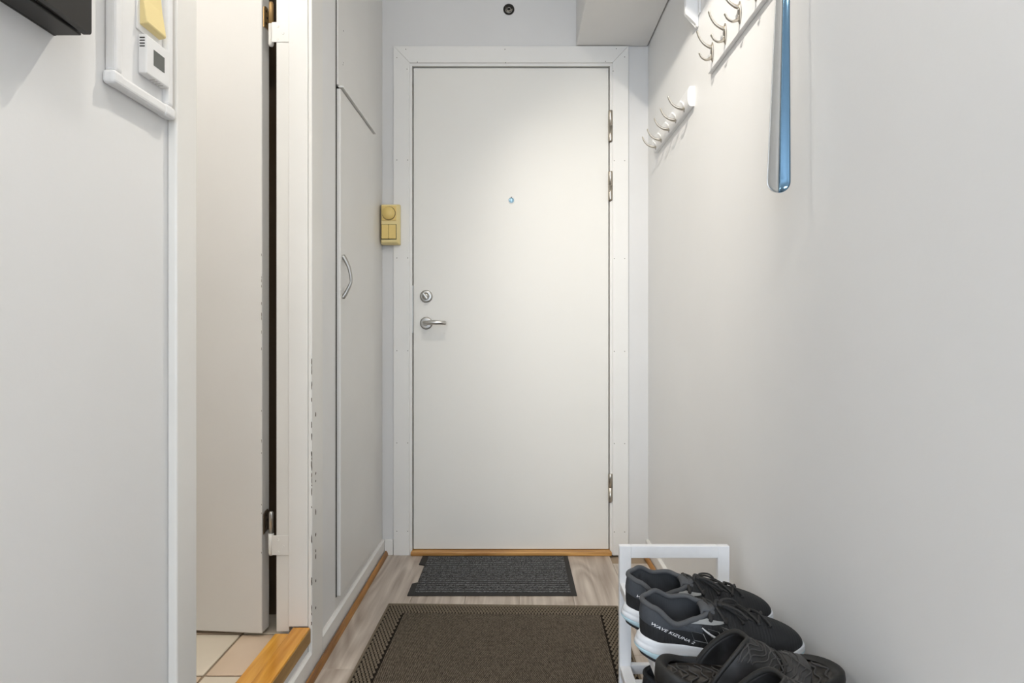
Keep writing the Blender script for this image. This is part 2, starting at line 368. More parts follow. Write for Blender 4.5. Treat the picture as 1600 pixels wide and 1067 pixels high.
# frame and casing
tr = thing('trim_1', (-0.023, YB, 0), 'off-white flat casing and frame around the entrance door', 'door trim', kind='structure')
box('frame_jamb', OX0+0.0005, DX0-0.004, 2.483, 2.575, 0, OZ1-0.001, 'trim', tr)
box('frame_jamb', DX1+0.004, OX1-0.0005, 2.483, 2.575, 0, OZ1-0.001, 'trim', tr)
box('frame_head', DX0-0.004, DX1+0.004, 2.483, 2.575, DZ1+0.004, OZ1-0.001, 'trim', tr)
box('gap_shade_stop', DX0-0.004, DX1+0.004, 2.548, 2.576, 0.0, DZ1+0.004, 'dark', tr)  # stop coloured dark for the shade in the gap round the leaf
cx0, cx1, cz = -0.517, 0.471, 2.141; ix0, ix1, iz = -0.4505, 0.4045, 2.0715
for poly in ([(cx0, 0), (ix0, 0), (ix0, iz), (cx0, cz)], [(cx1, 0), (cx1, cz), (ix1, iz), (ix1, 0)], [(cx0+0.0006, cz), (ix0+0.0006, iz), (ix1-0.0006, iz), (cx1-0.0006, cz)]):
    bm = prism(BM(), poly, 'y', 2.474, YB-0.0003)
    es = [e for e in bm.edges if abs(e.verts[0].co.y-2.474) < 1e-5 and abs(e.verts[1].co.y-2.474) < 1e-5]
    bmesh.ops.bevel(bm, geom=es, offset=0.0012, segments=1, affect='EDGES')
    obj('casing_board', bm, 'trim', tr)
nails = [(618, 110), (617, 83)] and [(620, 90), (636, 108), (652, 97), (790, 98), (789, 77), (946, 96), (976, 89), (958, 111), (963, 76), (634, 77)]
for yy in (250, 403, 548, 692, 830): nails += [(620, yy), (637, yy), (960, yy+1), (976, yy+1)]
for x, y in nails:
    p = P(x, y, 2.474)
    if p.z > 0.02: obj('nail', lathe(BM(), [(0, 0), (0.0022, 0), (0.0015, 0.0004), (0, 0.0004)], (p.x, 2.4741, p.z), (0, -1, 0), 8), 'chip', tr)
tag(box('trim_2', DX0-0.008, DX1+0.010, 2.464, 2.546, 0.0005, 0.0175, 'oakx', None, 0.004, 2), 'narrow golden oak sill under the entrance door', 'door sill', kind='structure')

# ---- bathroom doorway
tb = thing('trim_3', (XL, 1.3, 0), 'chipped glossy white frame around the bathroom doorway', 'door trim', kind='structure')
cn = box('casing_board', XL, -0.5515, 0.956, 1.017, 0, 2.22, 'oldtrim', tb, 0.003)
cf = box('casing_board', XL, -0.5555, 1.600, 1.690, 0.0, 2.22, 'oldtrim', tb, 0.003)
box('casing_board', XL, -0.5535, 1.017, 1.600, 2.13, 2.22, 'oldtrim', tb, 0.003)
box('jamb', -0.620, XL-0.0002, 1.600, 1.631, 0.1345, 2.13, 'oldtrim', tb, 0.002)
box('jamb', -0.655, -0.6202, 1.606, 1.631, 0.1185, 2.13, 'oldtrim', tb, 0.001)
box('jamb', -0.655, XL-0.0002, 0.986, 1.014, 0.125, 2.13, 'oldtrim', tb, 0.002)
box('jamb_head', -0.655, XL-0.0002, 1.014, 1.600, 2.13, 2.16, 'oldtrim', tb, 0.002)
# paint chips along the arris of the far jamb and casing
bm = BM(); rr = random.Random(3)
def chip(bm, x, y, z, w_, h_, facing):
    n = 7
    vs = []
    for k in range(n):
        a = 2*PI*k/n; r = rr.uniform(0.6, 1.1)
        u, v = w_*r*math.cos(a), h_*r*math.sin(a)
        vs.append(bm.verts.new((x+u, y, z+v) if facing == 'y' else (x, y+u, z+v)))
    bm.faces.new(vs)
for k in range(34):
    z = 0.14+0.72*(rr.random()**1.3)
    chip(bm, -0.5562-rr.random()*0.0008, 1.5997, z, 0.0016, rr.uniform(0.002, 0.014), 'y')
for y, hh in ((648, 7), (740, 4), (752, 3), (800, 9), (836, 6), (861, 5), (870, 7), (908, 4), (950, 4)):
    p = P(492.5, y, 1.625); chip(bm, -0.5551, 1.628, p.z, 0.0055, hh*0.0011, 'x')
tag(obj('paint_chips', bm, 'chip', tb), kind='stuff')
# threshold
th = thing('trim_4', (-0.606, 1.3, 0.085), 'raised varnished oak threshold of the bathroom doorway', 'threshold', kind='structure')
bm = bx(BM(), -0.607, -0.5605, 1.018, 1.599, 0.0935, 0.1345, 0.003); obj('threshold_nosing', bm, 'oakt', th)
box('threshold_face', -0.5604, -0.5590, 1.018, 1.599, 0.0935, 0.1300, 'oakf', th)
bm = bx(BM(), -0.656, -0.6072, 1.018, 1.599, 0.0935, 0.1180, 0.003); obj('threshold_rebate', bm, 'oakt2', th)
# leaf of the bathroom door
lf = thing('door_2', (-0.70, 1.64, 0.106), 'white glossy bathroom door standing open, worn at its hinge edge', 'door', kind='structure')
a = math.radians(5); ux, uy = -math.cos(a), math.sin(a)          # direction hinge edge -> free edge
poly = []
for s, d in ((0, 0), (0.65, 0), (0.65, 0.04), (0, 0.04)): poly.append((-0.7005+ux*s+uy*d, 1.620+uy*s-ux*d))
bm = prism(BM(), poly, 'z', 0.106, 2.115); bmesh.ops.bevel(bm, geom=list(bm.edges), offset=0.0015, segments=1, affect='EDGES')
obj('leaf', bm, 'leaf', lf)
bm = BM()
for k in range(26):
    q = P(409, rr.choice((rr.uniform(430, 530), rr.uniform(380, 1000))), 1.62); z = q.z
    if z > 0.12: chip(bm, -0.7012, 1.6192, z, 0.0009, rr.uniform(0.001, 0.008), 'y')
tag(obj('paint_chips', bm, 'chip', lf), kind='stuff')
for z0, z1 in ((0.322, 0.443), (1.720, 1.842)):
    zm = (z0+z1)/2; kx, ky = -0.674, 1.600; top = z0 > 1
    h = obj('hinge', lathe(BM(), [(0, zm+0.001), (0.0062, zm+0.001), (0.0062, z1-0.004), (0.0045, z1), (0, z1+0.001)], (kx, ky+0.018, 0), (0, 0, 1), 16), 'brass' if top else 'steel', lf, True)
    obj('hinge_pin', lathe(BM(), [(0, z0), (0.005, z0+0.001), (0.0072, z0+0.007), (0.0072, zm), (0, zm)], (kx, ky+0.018, 0), (0, 0, 1), 16), 'oldtrim', h, True)
    # flag on the leaf (rounded) and painted flag on the jamb
    bm = BM(); pts = []
    for yy, zz in ((1.622, zm-0.004), (1.622, z1-0.010), (1.632, z1-0.003), (1.648, z1-0.002), (1.656, z1-0.010), (1.656, zm-0.002), (1.648, zm+0.003)):
        pts.append((yy, zz))
    prism(bm, pts, 'x', -0.6975, -0.6955)
    pl = obj('hinge_leaf', bm, 'brass' if top else 'bronze', h)
    for dz in (0.012, 0.030, 0.046):
        lathe_b = lathe(BM(), [(0, 0), (0.0035, 0), (0.003, 0.001), (0, 0.001)], (-0.6955, 1.636+(0.006 if dz == 0.030 else 0), zm+dz), (1, 0, 0), 10)
        obj('screw', lathe_b, 'dark', h)
    box('hinge_leaf', -0.667, -0.6205, 1.6040, 1.6062, z0+0.006, zm-0.001, 'oldtrim', h, 0.0005, 1)
    for sx, dz in ((-0.650, 0.048), (-0.636, 0.030), (-0.650, 0.014)):
        obj('screw', lathe(BM(), [(0, 0), (0.0038, 0), (0.0032, 0.0008), (0, 0.0003)], (sx, 1.6040, z0+dz), (0, -1, 0), 12), 'oldtrim', h)
# bathroom shell and tiled floor
bm = BM(); bx(bm, -1.42, -1.36, 0.30, 1.80, 0, ZC); bx(bm, -1.36, XL-W, 0.30, 0.35, 0, ZC)
tag(obj('wall_bathroom', bm, 'wall'), 'pale bathroom walls beyond the open door', 'wall', kind='structure')
tag(box('wall_recess', -1.36, XL-W, 1.755, 1.80, 0, ZC, 'shadewall'), 'bathroom wall behind the open door, coloured dark brown for the shade in the hinge gap', 'wall', kind='structure')
fb = thing('floor_bathroom', (-1.28, 1.05, 0), 'bathroom floor of cream and sand coloured square tiles', 'floor', kind='structure')
box('floor_screed', -1.36, XL-W, 0.35, 1.755, 0.0, 0.0915, 'grout', fb)
tm = {}
for k in ('tile_a', 'tile_b'):
    b_ = bx(BM(), -0.0968, 0.0968, -0.0968, 0.0968, -0.0045, 0.0, 0.0015, 1); me = bpy.data.meshes.new('tile'); b_.to_mesh(me); b_.free(); me.materials.append(M[k]); tm[k] = me
for i in range(7):
    for j in range(7):
        x = -0.764+0.1-0.2*i; y = 1.438+0.1+0.2*(1-j)
        if x+0.0968 > XL-W-0.001 or x-0.0968 < -1.36 or y-0.0968 < 0.35 or y+0.0968 > 1.755:
            x0, x1 = max(x-0.0968, -1.359), min(x+0.0968, XL-W-0.001); y0, y1 = max(y-0.0968, 0.351), min(y+0.0968, 1.754)
            if x1-x0 < 0.01 or y1-y0 < 0.01: continue
            box('tile', x0, x1, y0, y1, 0.0915, 0.096, 'tile_b' if (i+j) % 2 else 'tile_a', fb, 0.0015, 1)
        else:
            o = bpy.data.objects.new('tile', tm['tile_b' if (i+j) % 2 else 'tile_a']); COL.objects.link(o); o.parent = fb
            o.location = Vector((x, y, 0.096))-fb.location

# ---- built-in cabinet
cb = thing('built_in_cabinet', (-0.86, 2.16, 0), 'white painted built-in hall cupboard with a tall door below a short one', 'cabinet')
box('body', -1.15, XL, 1.839, YB-0.0005, 0.0, ZC-0.001, 'cab', cb)
yd0, yd1 = 1.853, 2.292
d1 = box('door', XL+0.0006, -0.5535, yd0, yd1, 0.106, 1.7035, 'cab', cb, 0.002)
d2 = box('door', XL+0.0006, -0.5605, yd0-0.002, yd1+0.004, 1.7145, 2.47, 'cab', cb, 0.001)
box('door_gap', XL+0.0002, XL+0.0015, yd0-0.0065, yd0-0.0005, 0.104, 2.47, 'dark', cb)
box('door_gap', XL+0.0002, XL+0.0060, yd0-0.004, yd1, 1.7045, 1.7085, 'dark', cb)
box('edge_strip', XL+0.0006, -0.5465, yd0+0.006, yd1+0.003, 1.7090, 1.7142, 'cab', cb)
p0 = P(536.5, 400, 1.875); p1 = P(536.0, 465, 1.875)
hp = spline([(-0.5535, 1.876, p0.z), (-0.5450, 1.876, p0.z-0.012), (-0.5330, 1.877, p0.z-0.040), (-0.5270, 1.877, (p0.z+p1.z)/2-0.010), (-0.5320, 1.877, p1.z+0.038), (-0.5450, 1.876, p1.z+0.012), (-0.5535, 1.876, p1.z)], 30)
obj('handle', tube(BM(), hp, [(0.0045+0.0035*abs(i-16)/15, 0.005+0.004*abs(i-16)/15) for i in range(31)], 12, up=(1, 0, 0)), 'satin', d1, True)
for x, y, s in ((536.5, 39, 2.0), (536.5, 90, 1.6), (536.0, 94, 1.6)):
    q = P(x, y, 1.87); obj('screw_hole', lathe(BM(), [(0, 0), (0.0012*s, 0), (0.0010*s, 0.0004), (0, 0.0004)], (-0.5605, F*0.5605/(VX-x), q.z), (1, 0, 0), 8), 'dark', d2)

# ---- black hole / vent above the door
vp = P(795, 15, YB)
v = thing('wall_outlet', (vp.x, YB, vp.z-0.024), 'round black hole with cable end high above the entrance door', 'wall outlet')
obj('rim', lathe(BM(), [(0.0215, 0), (0.0235, 0), (0.0235, 0.0025), (0.0215, 0.003), (0.0205, 0.001), (0.0205, 0)], (vp.x, YB, vp.z), (0, -1, 0)), 'black', v, True)
obj('plate', lathe(BM(), [(0, 0.0008), (0.0205, 0.0008)], (vp.x, YB, vp.z), (0, -1, 0)), 'dark', v)
ring = [(vp.x+0.0145*math.cos(t), YB-0.003, vp.z+0.0145*math.sin(t)) for t in [PI*1.03+k*PI*0.94/20 for k in range(21)]]
obj('terminal_ring', tube(BM(), ring, 0.0016, 8), 'satin', v, True)
ring = [(vp.x+0.001+0.0075*math.cos(t), YB-0.004, vp.z-0.0005+0.0075*math.sin(t)) for t in [k*2*PI/20 for k in range(20)]]
obj('cable_loop', tube(BM(), ring, 0.0014, 8, closed=True), 'satin', v, True)
obj('cable', tube(BM(), spline([(vp.x-0.011, YB-0.002, vp.z+0.006), (vp.x-0.010, YB-0.005, vp.z-0.002), (vp.x-0.004, YB-0.005, vp.z-0.010), (vp.x+0.008, YB-0.004, vp.z-0.006), (vp.x+0.015, YB-0.002, vp.z+0.002)], 16), 0.0014, 8), 'nickel', v, True)

# ---- yellowed dimmer + switch beside the entrance door
sx0, sx1 = -0.576+0.011, -0.486; sz0, sz1 = 1.303, 1.470
sw = thing('light_switch', (-0.526, 2.46, sz0), 'yellowed plastic dimmer and double rocker switch beside the entrance door', 'light switch')
bm = BM(); yb_, yf_ = 2.4738, 2.436
A = [(sx0+0.001, yb_, sz0), (sx1, yb_, sz0), (sx1, yb_, sz1), (sx0+0.001, yb_, sz1)]; Bq = [(sx0+0.006, yf_, sz0+0.008), (sx1-0.010, yf_, sz0+0.008), (sx1-0.010, yf_, sz1-0.006), (sx0+0.006, yf_, sz1-0.006)]
Mq = [(p[0], 2.452, p[2]) for p in A]
grid(bm, [A, Mq, Bq], True); bm.faces.new([bm.verts[i] for i in range(0)] or [v_ for v_ in bm.verts if abs(v_.co.y-yf_) < 1e-6]); bm.faces.new([v_ for v_ in bm.verts if abs(v_.co.y-yb_) < 1e-6])
bmesh.ops.bevel(bm, geom=list(bm.edges), offset=0.0015, segments=2, affect='EDGES')
obj('housing', bm, 'yellow2', sw)
box('mounting_block', sx0+0.004, -0.518, 2.4742, YB-0.0002, sz0+0.004, sz1-0.004, 'yellow2', sw)
cxm = (sx0+0.006+sx1-0.010)/2
dp = box('dimmer_plate', cxm-0.030, cxm+0.030, yf_-0.004, yf_, 1.400, 1.460, 'yellow', sw, 0.001)
obj('knob_groove', lathe(BM(), [(0, 0), (0.0283, 0), (0.0283, 0.0006), (0, 0.0006)], (cxm, yf_-0.004, 1.429), (0, -1, 0), 36), 'bronze', sw, True)
obj('dimmer_knob', lathe(BM(), [(0, 0), (0.0265, 0), (0.0265, 0.006), (0.0250, 0.010), (0, 0.0105)], (cxm, yf_-0.004, 1.429), (0, -1, 0), 36), 'yellow', sw, True)
box('switch_recess', cxm-0.031, cxm+0.031, yf_-0.0025, yf_, 1.322, 1.384, 'dark', sw)
for s in (-1, 1): box('rocker', *sorted((cxm+s*0.0006, cxm+s*0.0296)), yf_-0.007, yf_-0.0005, 1.324, 1.3825, 'yellow', sw, 0.0015)
# ---- thermostat panel on the near left wall
X0 = XL
tp = thing('thermostat_panel', (XL, 0.865, 1.27), 'white wall panel with a small thermostat and a yellowed rocker switch above it', 'thermostat')
box('back_plate', X0, X0+0.008, 0.822, 0.934, 1.286, 1.520, 'white', tp, 0.001)
def halfround(a, b, r, nm):
    lo_ = [min(a[k], b[k]) for k in range(3)]; hi_ = [max(a[k], b[k]) for k in range(3)]
    e = [0 if hi_[k]-lo_[k] > 0.02 else r for k in range(3)]
    return box(nm, X0, X0+0.0165, lo_[1]-e[1], hi_[1]+e[1], lo_[2]-e[2], hi_[2]+e[2], 'white', tp, 0.005, 3)
for y in (0.817, 0.938): halfround((X0+0.009, y, 1.292), (X0+0.009, y, 1.52), 0.0085, 'trunking')
halfround((X0+0.009, 0.806, 1.2835), (X0+0.009, 0.949, 1.2835), 0.0088, 'trunking')
for y0, y1 in ((0.804, 0.826), (0.923, 0.951)):
    box('end_cap', X0, X0+0.0178, y0, y1, 1.2740, 1.2932, 'white', tp, 0.005, 3)
th_ = box('thermostat', X0+0.008, X0+0.021, 0.869, 0.927, 1.3155, 1.3735, 'white', tp, 0.002)
box('screen', X0+0.0208, X0+0.0214, 0.886, 0.913, 1.3345, 1.3580, 'lcd', th_)
for k in range(4): box('vent_slot', X0+0.011, X0+0.0185, 0.8686, 0.8694, 1.3545+k*0.0042, 1.3560+k*0.0042, 'dark', th_)
for k in range(4): box('vent_slot', X0+0.011, X0+0.0185, 0.892+k*0.007, 0.8935+k*0.007, 1.3151, 1.3157, 'satin', th_)
bm = BM(); poly = [(X0+0.008, 1.388), (X0+0.0195, 1.3895), (X0+0.0215, 1.392), (X0+0.0150, 1.43), (X0+0.0120, 1.468), (X0+0.008, 1.470)]
A = prism(bm, poly, 'y', 0.870, 0.918); bmesh.ops.bevel(bm, geom=list(bm.edges), offset=0.0010, segments=1, affect='EDGES')
obj('rocker', bm, 'yellow2', tp)
box('switch_plate', X0+0.008, X0+0.0105, 0.864, 0.924, 1.379, 1.480, 'white', tp, 0.001)
# ---- black wall box top left
kb = thing('wall_box', (XL, 0.56, 1.29), 'thin black metal box hung on the wall beside the thermostat', 'wall box')
ye, zb = 0.7215, 1.2955
box('back_panel', X0, X0+0.003, 0.40, ye, zb, 1.66, 'black', kb)
box('body', X0+0.003, X0+0.034, 0.40, ye, zb, 1.66, 'black', kb, 0.001)
bm = BM(); prof = []
y1p = ye; zc = zb-0.001; r = 0.006
pts = [(0.40, zc+0.004)]+[(y1p-0.05, zc+0.0035), (y1p-0.022, zc+0.0015)]+[(y1p-r+r*math.sin(k*PI/12), zc+r-r*math.cos(k*PI/12)) for k in range(7)]+[(y1p, 1.66), (0.40, 1.66)]
prism(bm, pts, 'x', X0+0.0395, X0+0.0465); obj('front_panel', bm, 'black', kb)
box('slot', X0+0.034, X0+0.0395, 0.42, ye-0.012, zb+0.004, 1.65, 'dark', kb)

# ================================================================== COAT HOOKS
def hook_double(parent, y):
    """two-pronged nickel coat hook on the board front x=XF"""
    XF = XR-0.0125; z0 = 1.688
    b = BM()
    pl = [(XF, y, z0-0.004), (XF-0.0022, y, z0+0.006), (XF-0.0030, y, z0+0.022), (XF-0.0024, y, z0+0.038), (XF, y, z0+0.049)]
    tube(b, spline(pl, 14), [(0.0028, 0.002+0.0085*math.sin(PI*min(1, max(0.03, i/14)))) for i in range(15)], 12, up=(1, 0, 0))
    h = obj('hook', b, 'nickel', parent, True)
    up_ = spline([(XF-0.001, y, z0+0.036), (XF-0.012, y, z0+0.038), (XF-0.027, y, z0+0.048), (XF-0.038, y, z0+0.064), (XF-0.0435, y, z0+0.080)], 22)
    obj('upper_prong', tube(BM(), up_, [(0.0026+0.005*(1-i/22)**3, 0.0042-0.0010*(i/22)+0.0022*(i/22)**6) for i in range(23)], 10, up=(0, 0, 1)), 'nickel', h, True)
    lo = spline([(XF-0.001, y, z0+0.010), (XF-0.009, y, z0+0.004), (XF-0.020, y, z0+0.0015), (XF-0.031, y, z0+0.008), (XF-0.0375, y, z0+0.020)], 22)
    obj('lower_prong', tube(BM(), lo, [(0.0024+0.004*(1-i/22)**3, 0.0040-0.0008*(i/22)+0.0020*(i/22)**6) for i in range(23)], 10, up=(0, 0, 1)), 'nickel', h, True)
    for dz in (0.014, 0.030): obj('screw', lathe(BM(), [(0, 0), (0.0028, 0), (0.002, 0.0012), (0, 0.0013)], (XF-0.0052, y, z0+dz), (-1, 0, 0), 10), 'steel', h, True)
r1 = thing('coat_hook_rail', (XR, 1.3, 1.66), 'white board rail with large double-pronged nickel coat hooks', 'coat rack')
box('board', XR-0.0125, XR-0.0002, 0.80, 1.672, 1.6685, 1.760, 'white', r1, 0.001)
for y in (1.63, 1.53, 1.43, 1.333, 1.235, 1.125, 1.02, 0.92): hook_double(r1, y)

r2 = thing('hook_rail', (XR, 2.06, 1.64), 'white rounded rail with five flat curved steel hooks', 'coat rack')
prof = [(XR-0.0002, 1.642)]+[(XR-0.0125-0.0100*math.sin(k*PI/10), 1.6735-0.0315*math.cos(k*PI/10)) for k in range(11)]+[(XR-0.0002, 1.705)]
obj('board', prism(BM(), prof, 'y', 1.838, 2.318), 'white', r2)
def hook_flat(parent, y):
    XF = XR-0.0225; z0 = 1.6505
    path = spline([(XF+0.004, y, z0), (XF-0.004, y, z0+0.0005), (XF-0.018, y, z0+0.004), (XF-0.034, y, z0+0.0145), (XF-0.044, y, z0+0.030), (XF-0.0475, y, z0+0.040)], 22)
    wid = [0.0060+0.0090*math.exp(-((i-4)/4.5)**2) for i in range(23)]
    h = obj('hook', tube(BM(), path, [(0.0052-0.0030*i/22, q*0.6) for i, q in enumerate(wid)], 12, up=(0, 0, 1)), 'nickel', parent, True)
    cone = [(XF+0.006, y, z0+0.004), (XF-0.004, y, z0+0.020), (XF-0.010, y, z0+0.026)]
    obj('hook_lit_face', tube(BM(), spline(cone, 10), [(0.0030, 0.010*(1-i/10.5)) for i in range(11)], 10, up=(1, 0, 0)), 'white', h, True)  # white cone draws the lit upper face of the metal hook
    obj('screw', lathe(BM(), [(0, 0), (0.003, 0), (0.002, 0.0015), (0, 0.0016)], (XF+0.004, y+0.004, z0-0.006), (-1, 0, -0.6), 8), 'satin', h, True)
for y in (1.885, 1.985, 2.075, 2.185, 2.270): hook_flat(r2, y)

# shelf bracket above
br = thing('shelf_bracket', (XR, 1.80, 1.90), 'white moulded shelf bracket on the wall above the hook rails', 'bracket')
poly = [(XR-0.0002, 1.868), (XR-0.006, 1.868), (XR-0.010, 1.880), (XR-0.026, 1.894), (XR-0.040, 1.908), (XR-0.042, 1.922), (XR-0.037, 1.940), (XR-0.040, 1.975), (XR-0.060, 2.060), (XR-0.0002, 2.060)]
bm = prism(BM(), poly, 'y', 1.795, 1.812); bmesh.ops.bevel(bm, geom=list(bm.edges), offset=0.002, segments=2, affect='EDGES')
obj('bracket_arm', bm, 'white', br)
box('wall_plate', XR-0.004, XR-0.0002, 1.775, 1.7945, 1.90, 2.06, 'white', br, 0.001)

# steel shoehorn hanging from the rail
shx, shy = 0.4915, 1.105
sh = thing('shoehorn', (shx, shy, 1.195), 'long polished steel shoehorn hanging from the coat hook rail', 'shoehorn')
bm = BM(); rows = []
Ls = 0.52
for i in range(61):
    s = Ls*(0.5-0.5*math.cos(PI*i/60))
    hw = 0.0232-0.0090*min(1, s/0.36)
    if s < 0.022: hw *= math.sqrt(max(0.0, 1-((0.022-s)/0.022)**2))
    if s > Ls-0.012: hw *= math.sqrt(max(0.0, 1-((s-Ls+0.012)/0.012)**2))
    hw = max(hw, 0.0004)
    cx = shx+0.030*s; row = []
    for k in range(13):
        u = -1+2*k/12; x = cx+u*hw; sag = 0.0075*(hw/0.0222)*(1-u*u)
        row.append((x+0.0, shy+sag+0.010*(s/Ls), 1.195+s))
    rows.append(row)
grid(bm, [r[:8] for r in rows]); o = obj('blade', bm, 'chrome', sh, True)
mo = o.modifiers.new('thickness', 'SOLIDIFY'); mo.thickness = 0.0012
bm = BM(); grid(bm, [r[7:] for r in rows]); o = obj('blade_reflection', bm, 'bluereflect', sh, True)  # right part of the blade, its blue reflection painted as metal colour
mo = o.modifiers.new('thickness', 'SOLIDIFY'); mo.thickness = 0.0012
lp = [(shx+0.030*Ls+0.004*math.cos(t), shy+0.012, 1.195+Ls+0.004+0.012*math.sin(t)) for t in [k*2*PI/18 for k in range(18)]]
obj('hanging_loop', tube(BM(), lp, 0.0012, 8, closed=True), 'lace', sh, True)

# ================================================================== MATS
sm = thing('doormat', (-0.088, 2.28, 0), 'dark grey ribbed doormat with black rubber edge at the entrance door', 'doormat')
mx0, mx1, my0, my1 = -0.388, 0.215, 2.090, 2.462
fx0, fx1, fy0, fy1 = mx0+0.022, mx1-0.020, my0+0.024, my1-0.004
poly = [(mx0, my0), (mx1, my0), (mx1-0.001, my1), (mx0-0.004, my1), (mx0-0.005, 2.372), (fx0-0.002, 2.362), (fx0-0.002, 2.198), (mx0, 2.188)]
obj('rubber_base', prism(BM(), poly, 'z', 0.0003, 0.0035), 'rubber', sm)
bm = BM(); nr = 18; pit = (fy1-fy0)/nr
for i in range(nr):
    y0 = fy0+i*pit; w_ = pit*0.50; ks = [fx0+(fx1-fx0)*k/60 for k in range(61)]
    def rw(y, z, j=0.0): return [(x, y+random.uniform(-j, j), z+random.uniform(-j, j)*0.5) for x in ks]
    grid(bm, [rw(y0, 0.0036), rw(y0+0.0008, 0.0054, 0.0006), rw(y0+w_/2, 0.0060, 0.0004), rw(y0+w_-0.0008, 0.0054, 0.0006), rw(y0+w_, 0.0036)])
obj('ribbed_pile', bm, 'matc', sm)
rg = thing('rug', (-0.047, 1.40, 0), 'dark brown flat-woven rug with a coarser basket-weave border', 'rug')
rot = math.radians(-1.3)
def rp(x, y, z):         # rug frame: origin at its far edge centre
    c, s = math.cos(rot), math.sin(rot); return Vector((-0.047+x*c-y*s, 2.0075+x*s+y*c, z))
RW, RL, RB = 0.389, 1.30, 0.062
def rugbox(nm, x0, x1, y0, y1, z0, z1, mat):
    bm = bx(BM(), x0, x1, y0, y1, z0, z1, 0.001, 1)
    for v_ in bm.verts: v_.co = rp(*v_.co)
    return obj(nm, bm, mat, rg)
rugbox('border_ground', -RW, RW, -RL, 0, 0.0003, 0.0040, 'rugb')
fld = rugbox('woven_field', -RW+RB+0.003, RW-RB-0.003, -RL+RB, -RB-0.002, 0.0040, 0.0066, 'rugf')
bm = BM(); cw, ch = 0.0105, 0.0120
def knot(x, y, w_, h_):
    z0 = 0.0038; zt = 0.0076+random.uniform(-0.0004, 0.0004)
    c = [(x-w_, y), (x-w_*0.5, y-h_), (x+w_*0.5, y-h_), (x+w_, y), (x+w_*0.5, y+h_), (x-w_*0.5, y+h_)]
    b_ = [bm.verts.new(rp(px, py, z0)) for px, py in c]; t_ = [bm.verts.new(rp(x+(px-x)*0.55, y+(py-y)*0.55, zt)) for px, py in c]
    for k in range(6): bm.faces.new((b_[k], b_[(k+1) % 6], t_[(k+1) % 6], t_[k]))
    bm.faces.new(t_)
ny = int(RL/ch); nx = int(2*RW/cw)
for j in range(ny):
    for i in range(nx):
        x = -RW+0.008+(i+0.5*(j % 2))*cw; y = -0.007-j*ch
        if x > RW-0.006 or y < -RL+0.006: continue
        if abs(x) < RW-RB+0.003 and -RL+RB-0.002 < y < -RB+0.004: continue
        knot(x, y, cw*0.44, ch*0.44)
tag(obj('border_weave', bm, 'rugy', rg), kind='stuff')
edge = [rp(-RW, 0, 0.0042), rp(RW, 0, 0.0042), rp(RW, -RL, 0.0042), rp(-RW, -RL, 0.0042)]
bm = BM()
for a_, b_ in zip(edge, edge[1:]+edge[:1]): tube(bm, [a_, b_], 0.0040, 8)
obj('edge_binding', bm, 'rugy', rg)

# ================================================================== SHOE RACK
YF, YN = 1.45, 0.80; rx0, rx1 = 0.2537, 0.5250; TZ = 0.408
rk = thing('shoe_rack', (0.39, 1.13, 0), 'white wooden two-tier shoe rack standing against the wall', 'shoe rack')
for y in (YF, YN-0.016):
    for x in (rx0, rx1-0.029): box('leg', x, x+0.029, y, y+0.016, 0.0078, TZ, 'wrack', rk, 0.0012, 1)
    box('top_rail', rx0+0.029, rx1-0.029, y, y+0.016, TZ-0.030, TZ, 'wrack', rk, 0.0012, 1)
for zt in (0.318, 0.1135):
    for x in (rx0+0.001, rx1-0.027): box('side_rail', x, x+0.026, YN, YF, zt-0.020, zt, 'wrack', rk, 0.0012, 1)
    box('end_rail', rx0+0.029, rx1-0.029, YF+0.001, YF+0.015, zt-0.022, zt+0.001, 'wrack', rk, 0.0012, 1)
    y = YF-0.055
    while y > YN+0.02:
        box('slat', rx0+0.027, rx1-0.027, y-0.026, y, zt-0.016, zt-0.001, 'wrack', rk, 0.001, 1); y -= 0.062

# ================================================================== SHOES
WT = [(0, .033), (.12, .0355), (.28, .0350), (.42, .0365), (.56, .0440), (.70, .0510), (.85, .0520), (1, .0460)]
def halfw(u, tab=WT, hr=.13, tr=.30):
    f = lerp_table(tab, u)
    if u < hr: f *= math.sqrt(max(0, 1-((hr-u)/hr)**2))
    if u > 1-tr: f *= math.sqrt(max(0, 1-((u-1+tr)/tr)**2))**0.8
    return f
def outline(t, L, k=1.0, tab=WT):
    u = 0.5-0.5*math.cos(t); sgn = 1 if math.sin(t) >= 0 else -1
    return Vector((L/2+(u-0.5)*L*k, sgn*halfw(u, tab)*k+0.006*math.sin(PI*u)*0.6, 0)), u
def zsole(u): return lerp_table([(0, .043), (.15, .038), (.45, .030), (.75, .026), (1, .036)], u)
def zbot(u): return lerp_table([(0, .006), (.12, .0), (.70, .0), (1, .016)], u)
def collar_pt(t, L):
    u = 0.5-0.5*math.cos(t); sgn = 1 if math.sin(t) >= 0 else -1
    x = 0.008+0.132*u
    y = sgn*lerp_table([(0, .024), (.35, .0320), (.7, .0300), (1, .020)], u)*math.sqrt(max(0, min(1, 1-(2*u-1)**2)))**0.7
    z = lerp_table([(0, .104), (.14, .098), (.45, .073), (.75, .083), (1, .094)], u)
    if sgn > 0: z += 0.024*math.sin(PI*min(1, u/0.95))
    return Vector((x, y+0.002, z))
def upper_pt(t, s, L, off=0.0):
    b, u = outline(t, L, 0.975); b.z = zsole(u)-0.002
    c = collar_pt(t, L)
    k = b.copy(); out = Vector((b.x-L/2, b.y*2.5, 0)); out.normalize()
    k += out*lerp_table([(0, .004), (.4, .004), (.75, .004), (1, 0.009)], u)
    k.z = b.z+lerp_table([(0, .034), (.3, .034), (.6, .034), (.85, .033), (1, .033)], u)
    p = b*(1-s)**2+k*2*s*(1-s)+c*s*s
    return p
